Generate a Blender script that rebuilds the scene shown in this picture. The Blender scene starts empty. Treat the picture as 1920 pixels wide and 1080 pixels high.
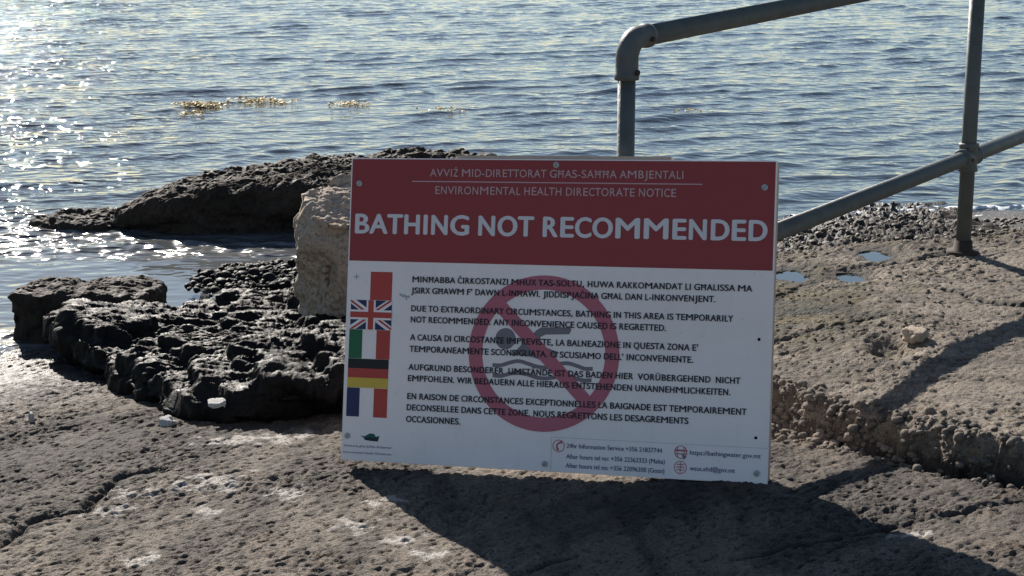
import bpy, bmesh, math, random
import numpy as np
from mathutils import Vector, Matrix, Quaternion

# ------------------------------------------------------------------ camera, sky, sun, exposure
scene = bpy.context.scene
COL = scene.collection
cam_d = bpy.data.cameras.new("camera")
cam_d.sensor_width = 36.0
cam_d.lens = 36.0 * 3380.0 / 1920.0
cam_d.clip_start = 0.05
cam_d.clip_end = 3000.0
cam = bpy.data.objects.new("camera", cam_d)
COL.objects.link(cam)
cam.location = (0, 0, 1.5)
cam.rotation_euler = (math.radians(90 - 12.7), 0, 0)
scene.camera = cam

SUN_AZ, SUN_EL = math.radians(-21.0), math.radians(28.0)     # azimuth measured from +Y towards +X
world = bpy.data.worlds.new("World")
scene.world = world
world.use_nodes = True
wn = world.node_tree
sky = wn.nodes.new("ShaderNodeTexSky")
sky.sky_type = 'NISHITA'
sky.sun_disc = False
sky.sun_elevation = SUN_EL
sky.sun_rotation = SUN_AZ
sky.air_density = 1.0
sky.dust_density = 0.12
sky.ozone_density = 1.15
bg = wn.nodes["Background"]
bg.inputs["Strength"].default_value = 0.0565
wn.links.new(sky.outputs[0], bg.inputs["Color"])

S = Vector((math.sin(SUN_AZ) * math.cos(SUN_EL), math.cos(SUN_AZ) * math.cos(SUN_EL), math.sin(SUN_EL)))
sun_d = bpy.data.lights.new("sun", 'SUN')
sun_d.energy = 5.0
sun_d.angle = math.radians(0.5)
sun_d.color = (1.0, 0.93, 0.84)
sun = bpy.data.objects.new("sun", sun_d)
COL.objects.link(sun)
sun.rotation_euler = S.to_track_quat('Z', 'Y').to_euler()
sun.location = (-5, 12, 8)

scene.view_settings.view_transform = 'Standard'
scene.view_settings.look = 'None'
scene.view_settings.gamma = 1.0
scene.view_settings.use_curve_mapping = False
scene.view_settings.exposure = 1.0
scene.cycles.max_bounces = 6
scene.cycles.use_denoising = True

WATER_Z = -0.30

# ------------------------------------------------------------------ numpy noise
def _hash(ix, iy, iz, seed):
    h = (ix * 374761393 + iy * 668265263 + iz * 2147483647 + seed * 974634777) & 0xFFFFFFFF
    h = ((h ^ (h >> 13)) * 1274126177) & 0xFFFFFFFF
    h = ((h ^ (h >> 16)) * 2246822519) & 0xFFFFFFFF
    return h ^ (h >> 15)

_G = np.array([[1,1,0],[-1,1,0],[1,-1,0],[-1,-1,0],[1,0,1],[-1,0,1],[1,0,-1],[-1,0,-1],
               [0,1,1],[0,-1,1],[0,1,-1],[0,-1,-1],[1,1,0],[-1,1,0],[0,-1,1],[0,-1,-1]], dtype=np.float32)

def perlin(x, y, z=None, seed=0):
    x = np.asarray(x, np.float64); y = np.asarray(y, np.float64)
    if z is None:
        x0 = np.floor(x).astype(np.int64); y0 = np.floor(y).astype(np.int64)
        fx, fy = x - x0, y - y0
        u = fx*fx*fx*(fx*(fx*6-15)+10); v = fy*fy*fy*(fy*(fy*6-15)+10)
        out = 0.0
        for dx in (0, 1):
            for dy in (0, 1):
                a = _hash(x0+dx, y0+dy, x0*0, seed).astype(np.float64) * (2*math.pi/4294967296.0)
                out = out + (u if dx else 1-u)*(v if dy else 1-v)*1.3*(np.cos(a)*(fx-dx) + np.sin(a)*(fy-dy))
        return out
    z = np.asarray(z, np.float64)
    x0 = np.floor(x).astype(np.int64); y0 = np.floor(y).astype(np.int64); z0 = np.floor(z).astype(np.int64)
    fx, fy, fz = x - x0, y - y0, z - z0
    u = fx*fx*fx*(fx*(fx*6-15)+10); v = fy*fy*fy*(fy*(fy*6-15)+10); w = fz*fz*fz*(fz*(fz*6-15)+10)
    out = 0.0
    for dx in (0, 1):
        wx = u if dx else 1 - u
        for dy in (0, 1):
            wy = v if dy else 1 - v
            for dz in (0, 1):
                wz = w if dz else 1 - w
                g = _G[_hash(x0+dx, y0+dy, z0+dz, seed) & 15]
                out = out + wx*wy*wz*(g[..., 0]*(fx-dx) + g[..., 1]*(fy-dy) + g[..., 2]*(fz-dz))
    return out

def fbm(x, y, z=None, seed=0, octaves=4, gain=0.5, lac=2.03):
    a, s, t = 1.0, 0.0, 0.0
    for o in range(octaves):
        f = lac ** o
        s = s + a * perlin(x*f, y*f, None if z is None else z*f, seed + o*17)
        t += a; a *= gain
    return s / t

def ridged(x, y, z=None, seed=0, octaves=3, gain=0.55):
    a, s, t = 1.0, 0.0, 0.0
    for o in range(octaves):
        f = 2.07 ** o
        s = s + a * (1 - 2.2*np.abs(perlin(x*f, y*f, None if z is None else z*f, seed + o*31)))
        t += a; a *= gain
    return s / t

def cells(x, y, seed=0):
    """distance to the nearest jittered point of a unit grid (rounded stones, pits)"""
    ix = np.floor(x).astype(np.int64); iy = np.floor(y).astype(np.int64)
    best = np.full(np.shape(x), 9.0)
    for dx in (-1, 0, 1):
        for dy in (-1, 0, 1):
            cx, cy = ix+dx, iy+dy
            h = _hash(cx, cy, cx*0, seed)
            px = cx + (h & 1023)/1023.0; py = cy + ((h >> 10) & 1023)/1023.0
            best = np.minimum(best, np.hypot(px-x, py-y))
    return best

def sstep(a, b, x):
    t = np.clip((x-a)/(b-a), 0, 1)
    return t*t*(3-2*t)

def poly_sd(x, y, poly):
    """signed distance to a polygon, positive inside"""
    d = np.full(x.shape, 1e9); inside = np.zeros(x.shape, bool)
    n = len(poly)
    for i in range(n):
        ax, ay = poly[i]; bx, by = poly[(i+1) % n]
        ex, ey = bx-ax, by-ay
        t = np.clip(((x-ax)*ex + (y-ay)*ey)/(ex*ex+ey*ey), 0, 1)
        d = np.minimum(d, np.hypot(x-ax-t*ex, y-ay-t*ey))
        cond = ((ay > y) != (by > y))
        xi = ax + (y-ay)*ex/(ey if abs(ey) > 1e-9 else 1e-9)
        inside ^= cond & (x < xi)
    return np.where(inside, d, -d)

# ------------------------------------------------------------------ mesh helpers
def tag(o, label=None, cat=None, group=None, kind=None):
    if label: o["label"] = label
    if cat: o["category"] = cat
    if group: o["group"] = group
    if kind: o["kind"] = kind
    return o

def np_mesh(name, V, F, smooth=True):
    """V (n,3), F (m,4) or (m,3) integer array"""
    me = bpy.data.meshes.new(name)
    k = F.shape[1]
    me.vertices.add(len(V)); me.vertices.foreach_set("co", np.ascontiguousarray(V, np.float32).ravel())
    me.loops.add(F.size); me.loops.foreach_set("vertex_index", np.ascontiguousarray(F, np.int32).ravel())
    me.polygons.add(len(F)); me.polygons.foreach_set("loop_start", np.arange(0, F.size, k, dtype=np.int32))
    me.update(calc_edges=True)
    me.polygons.foreach_set("use_smooth", np.full(len(F), smooth))
    me.validate()
    return me

def obj(name, me, mat, parent=None, loc=None):
    o = bpy.data.objects.new(name, me)
    COL.objects.link(o)
    if mat is not None: me.materials.append(mat)
    if parent is not None: o.parent = parent
    if loc is not None: o.location = loc
    return o

def bm_obj(name, bm, mat, parent=None, smooth=False, loc=None):
    me = bpy.data.meshes.new(name)
    bm.to_mesh(me); bm.free()
    if smooth: me.polygons.foreach_set("use_smooth", [True]*len(me.polygons))
    return obj(name, me, mat, parent, loc)

def empty(name, loc=(0, 0, 0)):
    o = bpy.data.objects.new(name, None)
    COL.objects.link(o); o.location = loc
    o.empty_display_size = 0.1
    return o

def grid_faces(nu, nv, wrap_u=False):
    """faces of a (nv rows, nu columns) vertex grid"""
    i = np.arange(nv-1)[:, None]*nu
    j = np.arange(nu if wrap_u else nu-1)[None, :]
    a = i + j; b = i + (j+1) % nu
    return np.stack([a, b, b+nu, a+nu], -1).reshape(-1, 4)

def normals(me):
    n = np.empty(len(me.vertices)*3, np.float32)
    me.vertices.foreach_get("normal", n) if False else me.vertex_normals.foreach_get("vector", n)
    return n.reshape(-1, 3).astype(np.float64)

def coords(me):
    c = np.empty(len(me.vertices)*3, np.float32)
    me.vertices.foreach_get("co", c)
    return c.reshape(-1, 3).astype(np.float64)

def set_co(me, V):
    me.vertices.foreach_set("co", np.ascontiguousarray(V, np.float32).ravel()); me.update()

def set_attr(me, name, vals):
    a = me.attributes.new(name, 'FLOAT', 'POINT')
    a.data.foreach_set("value", np.ascontiguousarray(vals, np.float32))

# ------------------------------------------------------------------ materials
class NT:
    def __init__(self, name):
        self.m = bpy.data.materials.new(name); self.m.use_nodes = True
        self.t = self.m.node_tree; self.b = self.t.nodes["Principled BSDF"]
    def n(self, kind, **kw):
        nd = self.t.nodes.new(kind)
        for k, v in kw.items():
            if k.startswith("i_"): nd.inputs[k[2:].replace("_", " ")].default_value = v
            else: setattr(nd, k, v)
        return nd
    def l(self, a, b): self.t.links.new(a, b)
    def pos(self, scale=(1, 1, 1), rot=0.0):
        g = self.n("ShaderNodeNewGeometry")
        mp = self.n("ShaderNodeMapping"); mp.inputs["Scale"].default_value = scale
        mp.inputs["Rotation"].default_value = (0, 0, rot)
        self.l(g.outputs["Position"], mp.inputs["Vector"]); return mp.outputs[0]
    def noise(self, vec, scale, detail=4, rough=0.6):
        nd = self.n("ShaderNodeTexNoise"); nd.inputs["Scale"].default_value = scale
        nd.inputs["Detail"].default_value = detail; nd.inputs["Roughness"].default_value = rough
        self.l(vec, nd.inputs["Vector"]); return nd.outputs["Fac"]
    def ramp(self, fac, stops):
        r = self.n("ShaderNodeValToRGB")
        while len(r.color_ramp.elements) < len(stops): r.color_ramp.elements.new(0.5)
        for e, (p, c) in zip(r.color_ramp.elements, stops):
            e.position = p; e.color = (c, c, c, 1) if isinstance(c, (int, float)) else (*c, 1)
        self.l(fac, r.inputs[0]); return r.outputs[0]
    def mix(self, fac, a, b, mode='MIX'):
        x = self.n("ShaderNodeMix", data_type='RGBA', blend_type=mode)
        for sock, val in ((x.inputs[0], fac), (x.inputs[6], a), (x.inputs[7], b)):
            if isinstance(val, (int, float)): sock.default_value = val
            elif isinstance(val, tuple): sock.default_value = (*val, 1)
            else: self.l(val, sock)
        return x.outputs[2]
    def attr(self, name):
        a = self.n("ShaderNodeAttribute", attribute_name=name); return a.outputs["Fac"]
    def bump(self, h, strength, dist, prev=None):
        b = self.n("ShaderNodeBump"); b.inputs["Strength"].default_value = strength
        b.inputs["Distance"].default_value = dist
        self.l(h, b.inputs["Height"])
        if prev is not None: self.l(prev, b.inputs["Normal"])
        return b.outputs[0]
    def set(self, **kw):
        names = dict(color="Base Color", rough="Roughness", normal="Normal", metal="Metallic", spec="Specular IOR Level", ior="IOR")
        for k, v in kw.items():
            s = self.b.inputs[names[k]]
            if isinstance(v, tuple): s.default_value = (*v, 1)
            elif isinstance(v, (int, float)): s.default_value = v
            else: self.l(v, s)
        return self.m

def mat_paint(name, col, rough=0.5, vary=0.12, spec=0.4):
    t = NT(name)
    n1 = t.noise(t.pos(), 9, 5); n2 = t.noise(t.pos(), 70, 3)
    c = t.mix(t.ramp(n1, [(0.3, 0.0), (0.75, vary)]), col, tuple(x*0.55 for x in col))
    c = t.mix(t.ramp(n2, [(0.55, 0.0), (0.8, vary*0.8)]), c, tuple(min(1, x*1.3+0.03) for x in col))
    return t.set(color=c, rough=rough, spec=spec)

def mat_pipe(name, col):
    t = NT(name)
    n1 = t.noise(t.pos(), 14, 5, 0.65); n2 = t.noise(t.pos((1, 1, 0.25)), 60, 4, 0.65); n3 = t.noise(t.pos(), 150, 2)
    c = t.mix(t.ramp(n1, [(0.3, 0.0), (0.7, 1.0)]), tuple(x*0.75 for x in col), tuple(x*1.2 for x in col))
    c = t.mix(t.ramp(n2, [(0.66, 0.0), (0.74, 0.7)]), c, (0.055, 0.032, 0.02))
    c = t.mix(t.ramp(n2, [(0.26, 0.35), (0.32, 0.0)]), c, (0.16, 0.16, 0.15))
    nb = t.bump(n3, 0.4, 0.002); nb = t.bump(n1, 0.4, 0.006, nb)
    return t.set(color=c, rough=t.ramp(n1, [(0.3, 0.45), (0.7, 0.65)]), spec=0.4, normal=nb)

def mat_board():
    t = NT("white_sign_vinyl")
    n1 = t.noise(t.pos(), 3.5, 6, 0.7); n2 = t.noise(t.pos(), 120, 3, 0.6); n3 = t.noise(t.pos((6, 6, 0.6)), 5, 4, 0.6)
    c = t.mix(t.ramp(n1, [(0.45, 0.0), (0.75, 0.22)]), (0.87, 0.775, 0.755), (0.55, 0.50, 0.45))
    c = t.mix(t.ramp(n2, [(0.66, 0.0), (0.74, 0.35)]), c, (0.35, 0.30, 0.26))
    c = t.mix(t.ramp(n3, [(0.55, 0.0), (0.8, 0.2)]), c, (0.58, 0.53, 0.47))
    return t.set(color=c, rough=0.45, spec=0.4)

def mat_ground():
    t = NT("weathered_limestone")
    P = t.pos(); L = t.pos((1.0, 0.28, 1.0), math.radians(-38))
    big = t.noise(P, 1.6, 4, 0.6); mid = t.noise(L, 9, 5, 0.65); fine = t.noise(P, 95, 4, 0.7); grain = t.noise(P, 260, 2, 0.6)
    c = t.mix(t.ramp(big, [(0.35, 0.0), (0.65, 1.0)]), (0.124, 0.100, 0.080), (0.208, 0.168, 0.131))
    c = t.mix(t.ramp(mid, [(0.40, 0.7), (0.52, 0.0)]), c, (0.038, 0.030, 0.025))
    c = t.mix(t.ramp(mid, [(0.6, 0.0), (0.75, 0.6)]), c, (0.266, 0.217, 0.174))
    c = t.mix(t.ramp(fine, [(0.36, 0.9), (0.47, 0.0)]), c, (0.014, 0.013, 0.010))
    c = t.mix(t.ramp(grain, [(0.55, 0.0), (0.72, 0.5)]), c, (0.332, 0.276, 0.226))
    tan = t.noise(t.pos((1, 1, 1), 0.4), 3.1, 5, 0.6)
    c = t.mix(t.ramp(tan, [(0.58, 0.0), (0.70, 0.45)]), c, (0.241, 0.158, 0.089))
    c = t.mix(t.attr("weed"), c, t.mix(0.62, c, (0.032, 0.027, 0.025)))
    c = t.mix(t.mix(t.attr("salt"), (0, 0, 0), t.ramp(fine, [(0.34, 0.2), (0.46, 1.0)])), c, (0.481, 0.442, 0.400))
    c = t.mix(t.attr("wet"), c, (0.030, 0.023, 0.020))
    c = t.mix(t.attr("crevice_and_shade"), c, (0.014, 0.013, 0.010))
    wetr = t.ramp(t.attr("wet"), [(0.0, 0.85), (1.0, 0.4)])
    nb = t.bump(mid, 0.5, 0.02); nb = t.bump(fine, 1.0, 0.013, nb); nb = t.bump(grain, 0.9, 0.005, nb)
    return t.set(color=c, rough=wetr, normal=nb, spec=0.3)

def mat_path():
    t = NT("worn_concrete")
    P = t.pos(); L = t.pos((0.35, 1.0, 1.0), math.radians(20))
    big = t.noise(P, 1.9, 4, 0.6); mid = t.noise(L, 10, 5, 0.65); fine = t.noise(P, 85, 4, 0.7); grain = t.noise(P, 240, 2, 0.6)
    c = t.mix(t.ramp(big, [(0.35, 0.0), (0.65, 1.0)]), (0.185, 0.150, 0.118), (0.263, 0.219, 0.173))
    c = t.mix(t.ramp(mid, [(0.40, 0.6), (0.54, 0.0)]), c, (0.055, 0.045, 0.037))
    c = t.mix(t.ramp(fine, [(0.34, 0.8), (0.48, 0.0)]), c, (0.021, 0.017, 0.014))
    c = t.mix(t.ramp(grain, [(0.56, 0.0), (0.72, 0.5)]), c, (0.388, 0.333, 0.268))
    c = t.mix(t.attr("weed"), c, t.mix(t.ramp(mid, [(0.4, 0.0), (0.6, 1.0)]), (0.028, 0.028, 0.022), (0.101, 0.079, 0.037)))
    c = t.mix(t.attr("wet"), c, (0.032, 0.028, 0.026))
    c = t.mix(t.attr("crevice_and_shade"), c, (0.028, 0.025, 0.022))
    nb = t.bump(mid, 0.45, 0.016); nb = t.bump(fine, 1.0, 0.012, nb); nb = t.bump(grain, 0.9, 0.005, nb)
    return t.set(color=c, rough=0.85, normal=nb, spec=0.3)

def mat_rock(name, dark, mid_c, light, wet=0.4, scale=1.0, pale=0.5, spec=0.5):
    t = NT(name)
    P = t.pos(); L = t.pos((1.0, 1.0, 2.6), 0.5)
    big = t.noise(P, 3.2*scale, 4, 0.6); med = t.noise(L, 16*scale, 5, 0.65); fine = t.noise(P, 75*scale, 4, 0.7)
    c = t.mix(t.ramp(big, [(0.38, 0.0), (0.62, 1.0)]), dark, mid_c)
    c = t.mix(t.ramp(med, [(0.55, 0.0), (0.72, pale)]), c, light)
    c = t.mix(t.ramp(fine, [(0.35, 0.8), (0.5, 0.0)]), c, tuple(x*0.35 for x in dark))
    c = t.mix(t.ramp(fine, [(0.6, 0.0), (0.75, pale*0.8)]), c, light)
    r = t.ramp(med, [(0.3, wet), (0.7, min(1, wet+0.3))])
    nb = t.bump(fine, 0.8, 0.007)
    return t.set(color=c, rough=r, normal=nb, spec=spec)

def mat_water():
    t = NT("sea_water")
    A = t.pos((0.5, 1.0, 1.0), math.radians(-30)); P = t.pos()
    n1 = t.noise(A, 8, 1.5, 0.5); n2 = t.noise(A, 19, 1.0, 0.5); n3 = t.noise(t.pos((0.7, 1, 1)), 11, 1.0, 0.5)
    def mul(x, y):
        m = t.n("ShaderNodeMath", operation='MULTIPLY'); t.l(x, m.inputs[0]); t.l(y, m.inputs[1]); return m.outputs[0]
    patch = t.ramp(t.noise(t.pos((0.6, 1, 1)), 2.2, 3, 0.6), [(0.40, 0.15), (0.58, 1.0)])
    m2 = t.n("ShaderNodeMath", operation='SUBTRACT'); t.l(n3, m2.inputs[0]); m2.inputs[1].default_value = 0.5
    live = t.attr("live")
    nb = t.bump(mul(n1, live), 0.5, 0.032); nb = t.bump(mul(n2, live), 0.5, 0.013, nb)
    nb = t.bump(mul(mul(t.attr("chop"), patch), m2.outputs[0]), 1.0, 0.065, nb)
    silver = mul(t.attr("silver"), patch)
    c = t.mix(t.attr("shallow"), (0.028, 0.033, 0.036), (0.105, 0.108, 0.108))
    return t.set(color=c, rough=t.mix(silver, (0.04, 0.04, 0.04), (0.22, 0.22, 0.22)), ior=1.34, spec=0.5, normal=nb)

def mat_leafy(name, col):
    t = NT(name)
    n1 = t.noise(t.pos(), 40, 3)
    c = t.mix(t.ramp(n1, [(0.35, 0.0), (0.7, 1.0)]), col, tuple(x*0.35 for x in col))
    t.set(color=c, rough=0.55, spec=0.4)
    tr = t.n("ShaderNodeBsdfTranslucent"); t.l(c, tr.inputs["Color"])
    mx = t.n("ShaderNodeMixShader"); mx.inputs[0].default_value = 0.5
    t.l(t.b.outputs[0], mx.inputs[1]); t.l(tr.outputs[0], mx.inputs[2])
    t.l(mx.outputs[0], t.t.nodes["Material Output"].inputs["Surface"])
    return t.m

M = dict(
    ground=mat_ground(), path=mat_path(), water=mat_water(),
    wetrock=mat_rock("dark_weedy_rock", (0.006, 0.0055, 0.0055), (0.0145, 0.012, 0.011), (0.046, 0.037, 0.030), 0.46, 1.0, 0.24, 0.13),
    brownrock=mat_rock("brown_wet_rock", (0.022, 0.017, 0.013), (0.05, 0.036, 0.027), (0.085, 0.066, 0.048), 0.6, 1.0, 0.3, 0.15),
    palerock=mat_rock("pale_limestone_block", (0.34, 0.265, 0.20), (0.44, 0.35, 0.275), (0.55, 0.46, 0.38), 0.75, 1.0, 0.35, 0.3),
    tanstone=mat_rock("tan_stone", (0.36, 0.29, 0.22), (0.55, 0.45, 0.34), (0.70, 0.61, 0.50), 0.75, 3.0, 0.4, 0.3),
    whitestone=mat_rock("white_stone", (0.42, 0.40, 0.38), (0.55, 0.53, 0.5), (0.68, 0.66, 0.63), 0.7, 3.0, 0.4, 0.3),
    pipe=mat_pipe("grey_green_pipe_paint", (0.075, 0.086, 0.083)),
    fitting=mat_pipe("grey_fitting_paint", (0.085, 0.092, 0.09)),
    rust=mat_paint("rusty_steel", (0.05, 0.035, 0.028), 0.8, 0.5, 0.2),
    white=mat_board(),
    red=mat_paint("dark_red_print", (0.275, 0.030, 0.034), 0.45, 0.05, 0.4),
    ring=mat_paint("crimson_print", (0.45, 0.115, 0.16), 0.45, 0.04, 0.4),
    grey=mat_paint("grey_print", (0.19, 0.165, 0.19), 0.5, 0.04, 0.3),
    ink=mat_paint("black_print", (0.018, 0.02, 0.032), 0.5, 0.0, 0.3),
    navy=mat_paint("navy_print", (0.045, 0.055, 0.14), 0.5, 0.0, 0.3),
    wtext=mat_paint("white_print", (0.66, 0.62, 0.64), 0.5, 0.04, 0.3),
    ptext=mat_paint("pinkish_white_print", (0.52, 0.34, 0.35), 0.5, 0.04, 0.3),
    fred=mat_paint("flag_red_print", (0.46, 0.06, 0.05), 0.5, 0.05, 0.3),
    fgreen=mat_paint("flag_green_print", (0.02, 0.13, 0.06), 0.5, 0.05, 0.3),
    fblue=mat_paint("flag_blue_print", (0.022, 0.03, 0.10), 0.5, 0.05, 0.3),
    fgold=mat_paint("flag_gold_print", (0.66, 0.44, 0.07), 0.5, 0.05, 0.3),
    fblack=mat_paint("flag_black_print", (0.015, 0.015, 0.018), 0.5, 0.0, 0.3),
    teal=mat_paint("teal_print", (0.01, 0.09, 0.075), 0.5, 0.0, 0.3),
    smudge=mat_paint("grey_scuff", (0.40, 0.41, 0.44), 0.6, 0.2, 0.3),
    screw=mat_paint("dull_metal", (0.42, 0.42, 0.42), 0.4, 0.3, 0.5),
    hole=mat_paint("dark_hole", (0.01, 0.01, 0.01), 0.9, 0.0, 0.1),
    wood=mat_paint("weathered_timber", (0.55, 0.42, 0.34), 0.75, 0.5, 0.2),
    weed=mat_leafy("yellow_brown_seaweed", (0.62, 0.46, 0.13)),
    foam=mat_paint("sea_foam", (0.75, 0.77, 0.78), 0.7, 0.1, 0.3),
    puddle=NT("puddle_water").set(color=(0.03, 0.035, 0.035), rough=0.04, ior=1.333),
)

# ------------------------------------------------------------------ terrain: one height field, split into ground and concrete path
SLAB = [(0.757, 5.15), (1.0, 4.83), (1.31, 4.40), (2.2, 3.5), (5, 1.5), (14, 1.5), (14, 8.6), (3.2, 8.4), (2.2, 7.78),
        (1.85, 7.5), (1.5, 7.4), (0.95, 7.25), (0.2, 7.1), (-0.2, 6.7), (0.25, 5.78)]

def plane_z(x, y):
    xx = np.clip(x, -14, 2.2); yy = np.maximum(y, 1.5)
    z = -0.08 + 0.05*xx - 0.063*(yy-4.7)
    z = z - 0.03*sstep(9.5, 12, y)*(y-9.5)
    return np.maximum(z, -2.2)

def slab_top(x, y):
    return np.clip(0.032 + 0.09*(x-0.757), 0.018, 0.078) + 0.02*sstep(5.2, 6.5, y)

def polyline_d(x, y, pts):
    d = np.full(np.shape(x), 1e9)
    for (ax, ay), (bx, by) in zip(pts[:-1], pts[1:]):
        ex, ey = bx-ax, by-ay
        t = np.clip(((x-ax)*ex+(y-ay)*ey)/(ex*ex+ey*ey), 0, 1)
        d = np.minimum(d, np.hypot(x-ax-t*ex, y-ay-t*ey))
    return d

CRACKS = [([(-1.42, 3.9), (-1.324, 4.135), (-1.274, 4.235), (-1.24, 4.462), (-1.131, 4.518), (-1.129, 4.646), (-1.103, 4.88), (-1.0, 4.901)], 0.016, 0.028),
          ([(-1.8, 5.3), (-1.598, 5.384), (-1.284, 5.548), (-1.113, 5.74)], 0.02, 0.010),
          ([(0.50, 3.85), (0.638, 3.914), (0.817, 3.998), (1.042, 4.106), (1.214, 4.202), (1.4, 4.235)], 0.012, 0.012),
          ([(0.74, 5.9), (0.95, 6.2), (1.14, 6.42), (1.38, 6.60), (1.66, 6.82), (1.75, 6.9)], 0.03, 0.014), ([(1.12, 6.48), (1.34, 6.63), (1.55, 6.74), (1.67, 6.80)], 0.018, 0.012),
          ([(1.50, 6.22), (1.58, 6.12), (1.66, 6.02), (1.9, 5.9)], 0.018, 0.012), ([(0.8, 5.6), (1.0, 5.75), (1.3, 5.85)], 0.015, 0.01),
          ([(-0.3, 3.6), (-0.024, 3.781), (0.173, 3.946)], 0.012, 0.008)]
SALT = [(-0.831, 4.729, .12), (-0.85, 5.2, .11), (-0.70, 5.2, .10), (-1.044, 4.658, .08), (-0.596, 4.554, .07), (-0.888, 4.068, .06),
        (-0.385, 4.251, .06), (-1.069, 4.508, .07), (-0.80, 4.46, .05), (-0.333, 4.458, .05), (0.93, 3.96, .05), (-0.27, 4.13, .06), (-0.18, 4.0, .06)]
PUDDLES = [(1.42, 6.90, 0.085, 0.12, 'long thin puddle nearest the railing post'), (1.03, 6.52, 0.075, 0.13, 'pale puddle touching the right edge of the sign in view'),
           (1.245, 6.48, 0.07, 0.10, 'small narrow puddle between the two larger ones')]

def axis(parts):
    out = [np.arange(a, b - 1e-6, s) for a, b, s in parts] + [np.array([parts[-1][1]])]
    return np.concatenate(out)

gx = axis([(-70, -10, 4), (-10, -4, .5), (-4, -2.25, .06), (-2.25, 2.35, .0058), (2.35, 5, .06), (5, 12, .5), (12, 60, 4)])
gy = axis([(-50, -6, 4), (-6, 1, .5), (1, 3.4, .06), (3.4, 7.6, .0058), (7.6, 10.2, .014), (10.2, 14, .2), (14, 40, 2)])
X, Y = np.meshgrid(gx, gy)
x, y = X.ravel(), Y.ravel()
dens = ((x > -2.4) & (x < 2.5) & (y > 3.2) & (y < 10.3)).astype(float)

sd = poly_sd(x, y, SLAB)
sd = sd + 0.05*fbm(x*4, y*4, seed=5, octaves=3) + 0.02*fbm(x*22, y*22, seed=6, octaves=2)*dens
wid = 0.034 + 0.45*sstep(5.3, 6.6, y) * sstep(-3, 3, y)
sm = sstep(0, 1, sd/wid*0.5 + 0.5)
base = plane_z(x, y)
top = slab_top(x, y)
z = base + np.maximum(top-base, 0)*sm

# broad undulation, strata ridges, pits
ca, sa = math.cos(math.radians(52)), math.sin(math.radians(52))
al = x*ca + y*sa; ac = -x*sa + y*ca                      # along / across the bedding lines of the shelf
warp = 0.12*fbm(x*2.3, y*2.3, seed=11, octaves=2)
z += 0.022*fbm(x*1.3, y*1.3, seed=1, octaves=3)
rough = 0.45 + 0.6*sstep(-0.22, 0.22, fbm(al*1.7, ac*2.6, seed=51, octaves=3))
lin = ridged(al*2.2, (ac+warp)*11, seed=21, octaves=3)
z += dens*(1-sm)*0.008*lin
lin2 = ridged(x*9, y*2.6+warp*8, seed=23, octaves=2)
z += dens*sm*0.004*lin2
p1 = fbm(al*17, ac*34, seed=31, octaves=3)
rg = ridged(al*11 + p1, ac*20 + p1, seed=33, octaves=4, gain=0.6) - 0.35
z += dens*rough*0.0078*rg
z += dens*rough*0.0032*fbm(al*60, ac*85, seed=37, octaves=2)
z += dens*rough*0.0055*p1
pit = np.clip(-fbm(al*30, ac*52, seed=41, octaves=2)-0.16, 0, 1)
z -= dens*rough*0.042*pit*(1-0.2*sm)
cel = cells(x*42 + 0.6*p1, y*42, seed=3)
z += dens*0.003*(0.5-cel)
cel2 = cells(x*24 + p1, y*24 + p1, seed=4)
edge = np.exp(-(sd/0.10)**2)*sstep(6.2, 5.0, y)                 # broken aggregate along the step
z += dens*edge*0.030*(0.55-cel2) + dens*edge*0.022*fbm(x*16, y*16, seed=61, octaves=2)
step_shade = sstep(0.75, 1.15, x)*sstep(5.6, 5.0, y)*np.exp(-((sd+0.03)/0.035)**2)
z -= dens*0.055*np.exp(-((sd+0.035)/0.045)**2)*sstep(0.75, 1.15, x)*sstep(5.6, 5.0, y)*(1+p1)  # groove dug along the foot of the step to deepen its shade
fringe = sstep(0.75, 0.0, sd)*sstep(5.6, 6.6, y)*(x > 0)       # eroded seaward half of the slab
z += dens*fringe*(0.045*ridged(x*4, y*6, seed=62, octaves=4) - 0.02 + 0.02*(0.5-cel2))
beach = sstep(7.3, 7.9, y)*(1-sm)
z += dens*beach*0.025*(0.5-cells(x*17, y*17, seed=8))
crev_and_shade = np.zeros_like(z)
for pts, w, dep in CRACKS:
    dd = polyline_d(x + 0.02*p1 + 0.03*warp, y + 0.02*p1, pts)
    k = np.exp(-(dd/w)**2)*dens*sstep(-0.35, 0.1, p1 + 0.15)
    z -= dep*k; crev_and_shade = np.maximum(crev_and_shade, 0.75*k*k)
# hole in the path beside the pale stone
hd = np.hypot((x-1.19)/0.065, (y-5.47)/0.11)
z -= 0.05*np.exp(-hd**3)*dens
damp = np.zeros_like(z)
for px_, py_, rx_, ry_, _ in PUDDLES:
    r = np.hypot((x-px_)/(rx_*.68), (y-py_)/(ry_*.75)) + 0.9*fbm(x*9, y*9, seed=71, octaves=3)
    lv = 0.074
    kf = sstep(2.8, 1.5, r); z = z*(1-kf) + kf*(lv + 0.004 + 0.006*p1 + 0.005*rg)
    damp = np.maximum(damp, 0.75*sstep(2.6, 1.1, r))
    k = sstep(1.15, 0.8, r)
    z = z*(1-k) + k*(lv-0.02)
crev_and_shade = np.maximum(crev_and_shade, 0.85*step_shade*dens)  # shadow below the step painted in as dark colour, beside the cracks
salt = np.zeros_like(z)
sn = fbm(x*20, y*20, seed=81, octaves=4)
for cx, cy, r in SALT:
    q = np.hypot((x-cx)/(r*1.15), (y-cy)/r)
    salt = np.maximum(salt, sstep(0.15, 0.5, (1-q)*0.8 + sn*1.5 - 0.05))
salt *= 0.9*dens
wet = np.maximum(sstep(0.10, 0.0, z - WATER_Z + 0.05*sn)*0.9, damp)
weed = fringe*sstep(-0.45, 0.10, fbm(x*3.5, y*3.5, seed=91, octaves=3))
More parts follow.
